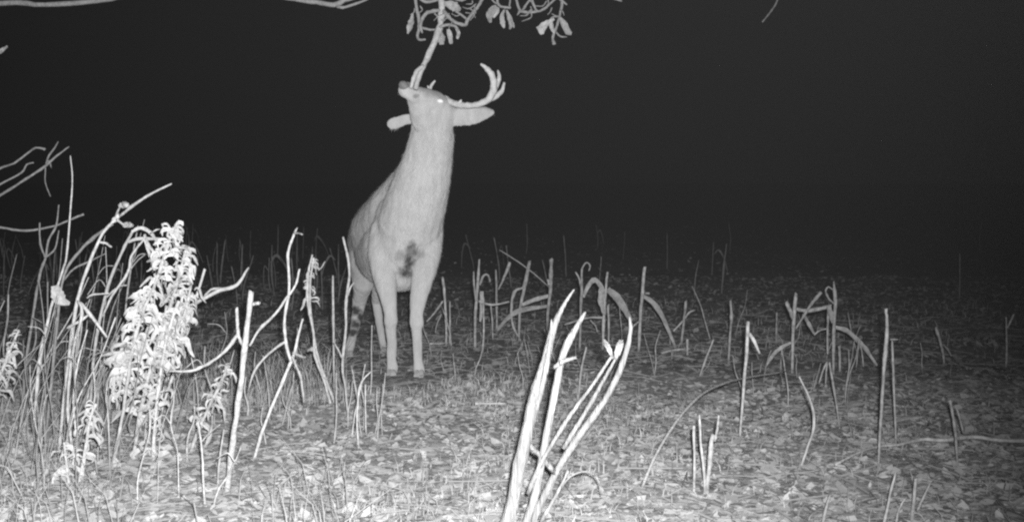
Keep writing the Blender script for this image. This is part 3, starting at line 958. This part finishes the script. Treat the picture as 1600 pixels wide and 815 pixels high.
weed('dim forked stem nearest the picture edge', (35, 680), [
    ('stem', 't', [(35, 685), (40, 570), (52, 490), (62, 430), (72, 400)], [2.8, 2.8, 2.8, 2.8, 2.6]),
    ('branch', 't', [(72, 402), (76, 375), (88, 352), (92, 320)], [2.2, 2.2, 2, 1]),
    ('branch', 't', [(71, 402), (63, 380), (62, 348)], [2, 1.8, 1.4]),
    ('branch', 't', [(72, 402), (86, 388), (92, 360)], [2, 1.8, 1.2])], Y=4.6, mat=M_THIN)
weed('stem with a cluster of cross twigs below the drooping blades', (118, 745), [
    ('stem', 't', [(118, 745), (106, 640), (112, 560), (128, 490), (122, 470)], [3, 3, 3, 3, 2.6]),
    ('branch', 't', [(124, 472), (140, 490), (168, 528)], [4, 4, 2.4]),
    ('branch', 't', [(105, 512), (122, 503), (138, 492)], [3, 3.4, 2.6]),
    ('branch', 't', [(136, 465), (145, 460), (170, 458)], [2, 2, 1.4])], Y=3.95)

# crowded thin stems of the thicket
k = 0
while k < 80:
    bx = random.uniform(-60, 345)
    by = random.uniform(610, 800)
    if bx > 200 and random.random() < 0.5:
        continue
    Y = G(bx, by).y
    hgt = random.uniform(90, 300) * (0.7 if bx > 200 else 1.0)
    lean = random.uniform(-0.12, 0.5)
    bow = random.uniform(-0.5, 0.9)
    pts = [(bx, by)]
    for j in range(1, 5):
        t = j / 4
        pts.append((bx + hgt * t * lean * (1 - 0.5 * bow + bow * t) + random.uniform(-6, 6), by - hgt * t))
    w0 = random.choice((random.uniform(0.8, 1.6), random.uniform(1.4, 2.8)))
    pcs = [('stem', 't', pts, [w0, w0 * 0.5])]
    if random.random() < 0.5:
        a = pts[3]
        sgn = random.choice((-1, 1))
        pcs.append(('branch', 't', [a, (a[0] + sgn * 12, a[1] - 14), (a[0] + sgn * 30, a[1] - random.uniform(-10, 30))], [w0 * 0.6, 0.8]))
    dim = random.random() < 0.33
    lab = ('dim' if dim else 'pale') + ' thin leaning stem ' + ('with one side twig' if len(pcs) > 1 else 'without twigs') + ' in the thicket around the curled weeds'
    plant('thin_weed', lab, 'weed', pcs, base=pts[0], Y=Y, mat=M_THIN if dim else M_WEED,
          group=('dim' if dim else 'pale') + (' twigged' if len(pcs) > 1 else ' bare') + ' thin stems of the thicket', wob=0.04)
    k += 1
for k in range(22):
    bx = random.uniform(370, 600)
    by = random.uniform(600, 700)
    hgt = random.uniform(50, 130)
    lean = random.uniform(-0.2, 0.25)
    pts = [(bx + hgt * t * lean + random.uniform(-4, 4), by - hgt * t) for t in (0, .33, .66, 1)]
    w0 = random.uniform(1.2, 2.2)
    plant('thin_weed', 'short thin weed stem on the open ground before the deer', 'weed', [('stem', 't', pts, [w0, w0 * .5])], base=pts[0], mat=M_WEED,
          group='short thin weeds before the deer', wob=0.04)

for k in range(46):
    bx = random.uniform(640, 1480)
    by = random.uniform(525, 640)
    hgt = random.uniform(25, 85)
    lean = random.uniform(-0.35, 0.35)
    pts = [(bx + hgt * t * lean + random.uniform(-3, 3), by - hgt * t) for t in (0, .33, .66, 1)]
    w0 = random.uniform(0.7, 1.5)
    plant('thin_stubble', 'hair-thin dry stem between the stouter stubble stalks', 'stubble', [('stem', 't', pts, [w0, w0 * .5])], base=pts[0], mat=M_STALK,
          group='hair-thin stems in the stubble', wob=0.04)

# --- weeds hung with curled, bleached leaves: each curl is a part
droops = []
for v in range(16):
    reach = random.uniform(0.016, 0.040)
    drop = random.uniform(0.010, 0.050)
    hook = random.uniform(-0.014, 0.008)
    rise = random.uniform(-0.004, 0.008)
    j = lambda q: random.uniform(-q, q)
    pts = [Vector((0, 0, 0)), Vector((reach * .4, j(.004), rise + j(.003))), Vector((reach * .8, j(.006), rise * .6 - drop * .15 + j(.003))),
           Vector((reach, j(.007), -drop * .55)), Vector((reach + hook, j(.008), -drop))]
    wd = random.uniform(0.0028, 0.0050)
    w = [wd * .45, wd * random.uniform(.7, 1.2), wd * random.uniform(.9, 1.5), wd * random.uniform(.7, 1.3), wd * .35]
    me = ribbon_mesh('leaf', pts, w, fold=random.uniform(0.1, 0.7), per=2, tilt=random.uniform(-0.7, 0.7))
    me.materials.append(M_CURL)
    droops.append(me)


def curled_weed(label, base, Y, stems, count, spread, size=1.0):
    b = P(base[0], base[1], Y); b.z = gz(b.x, b.y) - 0.03
    root = thing('curled_weed', label, 'weed', b, 'weeds with curled bleached leaves')
    lines = []
    for (pts, w, lo) in stems:
        wp = parse(pts, Y, 0.03)
        n = len(wp)
        ws = [(w[0] + (w[1] - w[0]) * i / (n - 1)) * Y / F for i in range(n)]
        link('stem', tube_mesh('stem', wp, ws, 7, wob=0.2, origin=b), M_WEED, root)
        sp, _ = catmull(wp, ws, 8)
        k0 = int(len(sp) * lo)
        lines.append(sp[k0:])
    tot = sum(len(l) for l in lines)
    wts = [len(x) for x in lines]
    for i in range(count):
        l = random.choices(lines, wts)[0]
        u = random.random()
        f = u * (len(l) - 1)
        a, c = l[int(f)], l[min(int(f) + 1, len(l) - 1)]
        q = a.lerp(c, f - int(f))
        o = link('leaf', random.choice(droops), None, root)
        o.location = q + Vector((random.gauss(0, 1), random.gauss(0, 1), 0)) * spread * 0.35 - b
        o.rotation_euler = (random.gauss(0, .25), random.gauss(0, .35), random.choice((0, math.pi)) + random.gauss(0, 0.65))
        s = random.uniform(0.7, 1.45) * size * (1.15 - 0.45 * u)
        o.scale = (s, s, s)


curled_weed('tallest bright weed thickly hung with curled bleached leaves', (165, 760), 3.75,
            [([(165, 765), (182, 700), (196, 620), (206, 550), (222, 490), (244, 440), (258, 395), (272, 355)], [3.2, 2.2], 0.36),
             ([(200, 540), (190, 580), (186, 620)], [2.4, 1.6], 0.1)], 230, 0.019, 1.25)
curled_weed('second tall curled-leaf weed, right against the tallest one', (210, 755), 3.85,
            [([(205, 760), (212, 690), (226, 610), (248, 535), (268, 472), (282, 420), (292, 384)], [3.2, 2.2], 0.26),
             ([(238, 755), (242, 660), (250, 590), (262, 520), (280, 470)], [2.8, 2.2], 0.12),
             ([(254, 570), (272, 530), (288, 490), (298, 450)], [2.4, 1.6], 0.1)], 290, 0.021, 1.3)
curled_weed('small curled-leaf weed leaning on the thick straight stem', (290, 740), 3.95,
            [([(288, 745), (300, 700), (320, 650), (342, 605), (357, 570)], [3, 2.4], 0.45)], 60, 0.02, 1.1)
curled_weed('curled-leaf weed cut off by the picture edge', (-20, 720), 4.0,
            [([(-20, 725), (-12, 640), (6, 570), (30, 515)], [3, 2], 0.4), ([(-40, 725), (-25, 620), (-5, 545)], [3, 2], 0.4)], 90, 0.03, 1.0)
curled_weed('low curled-leaf weed at the foot of the tall curled one', (120, 780), 3.5,
            [([(120, 785), (130, 720), (140, 660), (150, 630)], [3, 2], 0.3), ([(112, 785), (105, 730), (100, 690)], [3, 2], 0.3)], 50, 0.022, 1.1)
# the fuzzy head on the thin stem: a short spike of curls
curled_weed('narrow spike of curled leaves on a thin stem by the deer rump', (530, 640), G(520, 640).y - 0.02,
            [([(530, 645), (506, 585), (494, 545), (488, 505), (484, 470), (486, 430), (490, 402)], [2, 1.6], 0.66)], 44, 0.008, 0.75)

# ------------------------------------------------------------------ bare sapling at the edge
b = P(-150, 640, 4.8)
plant('bare_sapling', 'bare sapling twigs reaching in from the edge, against the dark sky', 'sapling', [
    ('stem', 't', [(-150, 650), (-140, 500), (-130, 380), (-110, 300), (-70, 200)], [8, 7, 6.5, 5.5, 3]),
    ('twig', 't', [(-115, 320), (-50, 290), (0, 263), (22, 255), (45, 238), (56, 231), (70, 233)], [4, 3.4, 2.4, 2.2, 2, 2, 2.4]),
    ('twig', 't', [(-120, 345), (-40, 310), (0, 288), (33, 270), (42, 257), (53, 254)], [4, 3, 2.2, 2, 2, 1.4]),
    ('twig', 't', [(-125, 365), (-40, 328), (5, 302), (40, 280), (70, 260), (88, 244), (108, 229)], [4, 3, 2.4, 2.6, 2.6, 2, 1.4]),
    ('twig', 't', [(72, 258), (76, 244), (84, 233), (91, 221)], [2, 1.8, 1.8, 1.2]),
    ('twig', 't', [(72, 258), (77, 251), (80, 262)], [2, 2.2, 1.4]),
    ('twig', 't', [(71, 262), (71, 285), (79, 307)], [1.2, 1, .8]),
    ('twig', 't', [(-130, 400), (-60, 345), (0, 355), (40, 360), (85, 353), (112, 342), (130, 335)], [4, 3.4, 2.4, 2.4, 2.2, 2.2, 2.4]),
    ('twig', 't', [(-90, 230), (-50, 130), (-12, 90), (2, 80)], [3, 2.4, 2, 2]),
    ('leaf', 'r', [(-4, 84), (3, 80), (12, 73)], [3, 4.5, 2], M_LEAF),
], base=(-150, 650), Y=4.8, mat=M_THIN, wob=0.03)

# ------------------------------------------------------------------ tree with the overhanging, chewed branch
TY = 5.30
tb = P(-420, 600, TY); tb.z = gz(tb.x, tb.y) - 0.05
tree = thing('tree', 'overhanging tree whose leafy twigs droop above the buck', 'tree', tb)


def limb(name, pts, w, mat=M_TWIG, par=None, wob=0.02, jag=0):
    wp = parse(pts, TY, wob)
    n = len(wp)
    if len(w) == 2:
        w = [w[0] + (w[1] - w[0]) * i / (n - 1) for i in range(n)]
    return link(name, tube_mesh(name, wp, [x * TY / F for x in w], 8, wob=0.12, origin=tb, jag=jag), mat, par or tree)


limb('trunk', [(-420, 630), (-424, 450), (-415, 250), (-405, 0), (-410, -300), (-380, -650), (-370, -1000)], [52, 42, 38, 35, 30, 22, 12], M_BARK)
L1 = limb('limb', [(-405, 40, 0), (-200, 20, -.05), (0, 5), (70, 8), (150, 2), (200, -6), (300, -16), (420, -8), (470, 1), (495, 4), (522, 8), (545, -2), (600, -14), (680, -16), (780, -20), (900, -26), (1100, -30), (1230, -40)],
          [13, 9, 4.2, 3.6, 4, 4, 4, 4, 3.6, 3.4, 3.6, 4, 4.5, 5.5, 5, 4.5, 3, 2])
limb('limb', [(-410, -250), (-250, -340), (0, -420), (300, -480)], [14, 10, 7, 3])
limb('limb', [(-385, -600), (-550, -760), (-700, -860)], [12, 8, 3])
limb('twig', [(522, 8, 0), (535, 12), (556, 6), (575, -1)], [2.4, 2.2, 2, 1.4], par=L1)
limb('twig', [(1222, -38, 0), (1214, 2), (1203, 20), (1191, 35)], [1.8, 1.4, 1.4, 1.0], M_THIN, par=L1)
limb('twig', [(930, -28, 0), (950, -6), (972, 2)], [2, 2, 1.4], par=L1)
# the chewed branch itself
CBr = limb('chewed_branch', [(688, -18, 0), (690, 10), (688, 38), (678, 68, -.02), (664, 98, -.04), (655, 118, -.05), (649, 140, -.06)], [4.6, 5, 5, 4.6, 4.4, 4.2, 3.6], M_STEM)
limb('peeled_strip', [(662, 102, -.05), (651, 112, -.07), (646, 124, -.08), (642, 138, -.08)], [2.6, 3.4, 3.4, 2.6], M_STEM, par=CBr)
for pts, w in (
    ([(688, 16), (668, 20), (660, 30), (657, 42), (660, 52)], [3, 3, 2.8, 2.4, 1.8]),
    ([(648, -14), (650, 8), (654, 28), (656, 42), (652, 55), (655, 62), (665, 62)], [2.4, 2.4, 3, 3, 2.2, 2, 1.4]),
    ([(656, 42), (668, 46), (684, 47)], [2, 2, 1.6]),
    ([(692, 16), (704, 30), (716, 37), (727, 39), (732, 29), (744, 14), (754, -2), (760, -20)], [3, 2.6, 2.4, 3, 2.8, 2.6, 2.6, 3]),
    ([(729, 30), (720, 23), (712, 18)], [2, 1.8, 1.4]),
    ([(686, 43), (700, 39), (712, 42), (717, 50), (717, 58)], [2.4, 2.6, 2.2, 1.8, 1.2]),
    ([(645, -14), (662, 2), (680, 1), (700, -6), (722, 1), (740, -14)], [2.6, 2.4, 2.4, 2.2, 2.2, 1.6]),
    ([(775, -20), (777, 2), (782, 10), (791, 12), (798, 12)], [2, 2, 2, 1.8, 2.2]),
    ([(762, -16), (770, 1), (776, 6)], [1.8, 1.6, 1.4]),
    ([(804, -20), (808, 4), (814, 17), (822, 8), (830, -4), (832, -20)], [2, 2, 2, 2, 2, 2]),
    ([(830, -6), (834, 8), (840, 18), (850, 14), (862, 4), (874, -8)], [1.8, 1.8, 2, 2, 2, 2]),
    ([(840, 18), (828, 20), (814, 18), (808, 24)], [2, 1.8, 1.8, 1.2]),
    ([(873, -22), (878, 4), (875, 22), (870, 42), (864, 58), (866, 70)], [2.6, 2.6, 2.2, 2, 2.2, 2.8]),
    ([(872, -4), (880, 3), (886, 8)], [2, 2, 1.2]),
    ([(871, 26), (862, 28), (856, 38)], [1.4, 1.2, 1]),
    ([(868, 50), (876, 57), (886, 58)], [1.4, 1.4, 1]),
    ([(797, -20), (797, 0), (796, 10)], [1.4, 1.4, 1.2]),
):
    limb('twig', pts, w, M_TWIG)

for k in range(26):      # fine forking twigs among the hanging leaves
    x, y = random.choice(((650, 20), (690, 30), (705, 30), (735, 15), (780, 5), (820, 10), (850, 8), (872, 30)))
    x += random.uniform(-14, 14); y += random.uniform(-14, 10)
    a = random.uniform(0.2, 2.9)
    l = random.uniform(10, 24)
    limb('twig', [(x, y), (x + math.cos(a) * l * .5 + random.uniform(-3, 3), y + math.sin(a) * l * .5), (x + math.cos(a + .5) * l, y + math.sin(a + .5) * l)], [1.2, 0.6], M_TWIG)


def leaf(pts, w):
    wp = parse(pts, TY, 0.015)
    link('leaf', ribbon_mesh('leaf', wp, [x * 1.0 * TY / F for x in w], origin=tb, fold=0.45, tilt=random.uniform(-.5, .5)), M_LEAF, tree)


leaf([(645, 22), (643, 34), (640, 44), (637, 53)], [1.5, 4.4, 4.2, 1.2])
leaf([(692, 6), (702, 8), (711, 12), (719, 17)], [3, 6.5, 8, 3.6])
leaf([(688, 48), (690, 58), (691, 70)], [2, 7, 4])
leaf([(682, 50), (682, 58), (686, 66)], [1.5, 4, 2])
leaf([(700, 46), (703, 56), (705, 69)], [2.4, 4.4, 2.4])
leaf([(712, 44), (716, 52), (714, 61)], [1.5, 3.4, 1.6])
leaf([(776, 10), (769, 17), (764, 26), (766, 36)], [2.5, 6.5, 6, 2])
leaf([(778, 12), (776, 20), (771, 28)], [2, 4.2, 2])
leaf([(788, 16), (785, 26), (786, 36), (788, 44)], [1.6, 4, 4.2, 1.4])
leaf([(791, 16), (795, 28), (798, 38), (796, 46)], [1.6, 4, 4.6, 1.6])
leaf([(797, 30), (801, 38), (803, 44)], [1.2, 2.4, 1])
leaf([(866, 30), (853, 38), (846, 46), (847, 54)], [1.6, 5, 7, 2.4])
leaf([(862, 30), (862, 42), (866, 52)], [2, 4, 1.6])
leaf([(875, 28), (882, 40), (887, 50), (893, 53)], [2, 5, 5.4, 2])
leaf([(852, 36), (845, 42), (838, 44)], [2, 3, 1])
for k in range(40):      # leaves of the crown above the picture
    x, y = random.uniform(-700, 300), random.uniform(-1000, -420)
    leaf([(x, y, random.uniform(-.8, .8)), (x + random.uniform(-12, 12), y + 16), (x + random.uniform(-18, 18), y + 36)], [2, 8, 2])

# ------------------------------------------------------------------ added haze box: its lamp-lit veil lifts the blacks and hides the horizon
HAZE = 2.42e-4
bm = bmesh.new()
bmesh.ops.create_cube(bm, size=1.0)
me = bpy.data.meshes.new('haze')
bm.to_mesh(me); bm.free()
hz = link('haze', me)
hz.location = (0, 0, 12.0)
hz.scale = (1500, 1500, 28)
hz['kind'] = 'stuff'
m = bpy.data.materials.new('veil_haze')
m.use_nodes = True
m.node_tree.nodes.clear()
out = m.node_tree.nodes.new('ShaderNodeOutputMaterial')
pv = m.node_tree.nodes.new('ShaderNodeVolumePrincipled')
pv.inputs['Color'].default_value = (0.9, 0.9, 0.9, 1)
pv.inputs['Density'].default_value = HAZE
m.node_tree.links.new(pv.outputs[0], out.inputs['Volume'])
me.materials.append(m)
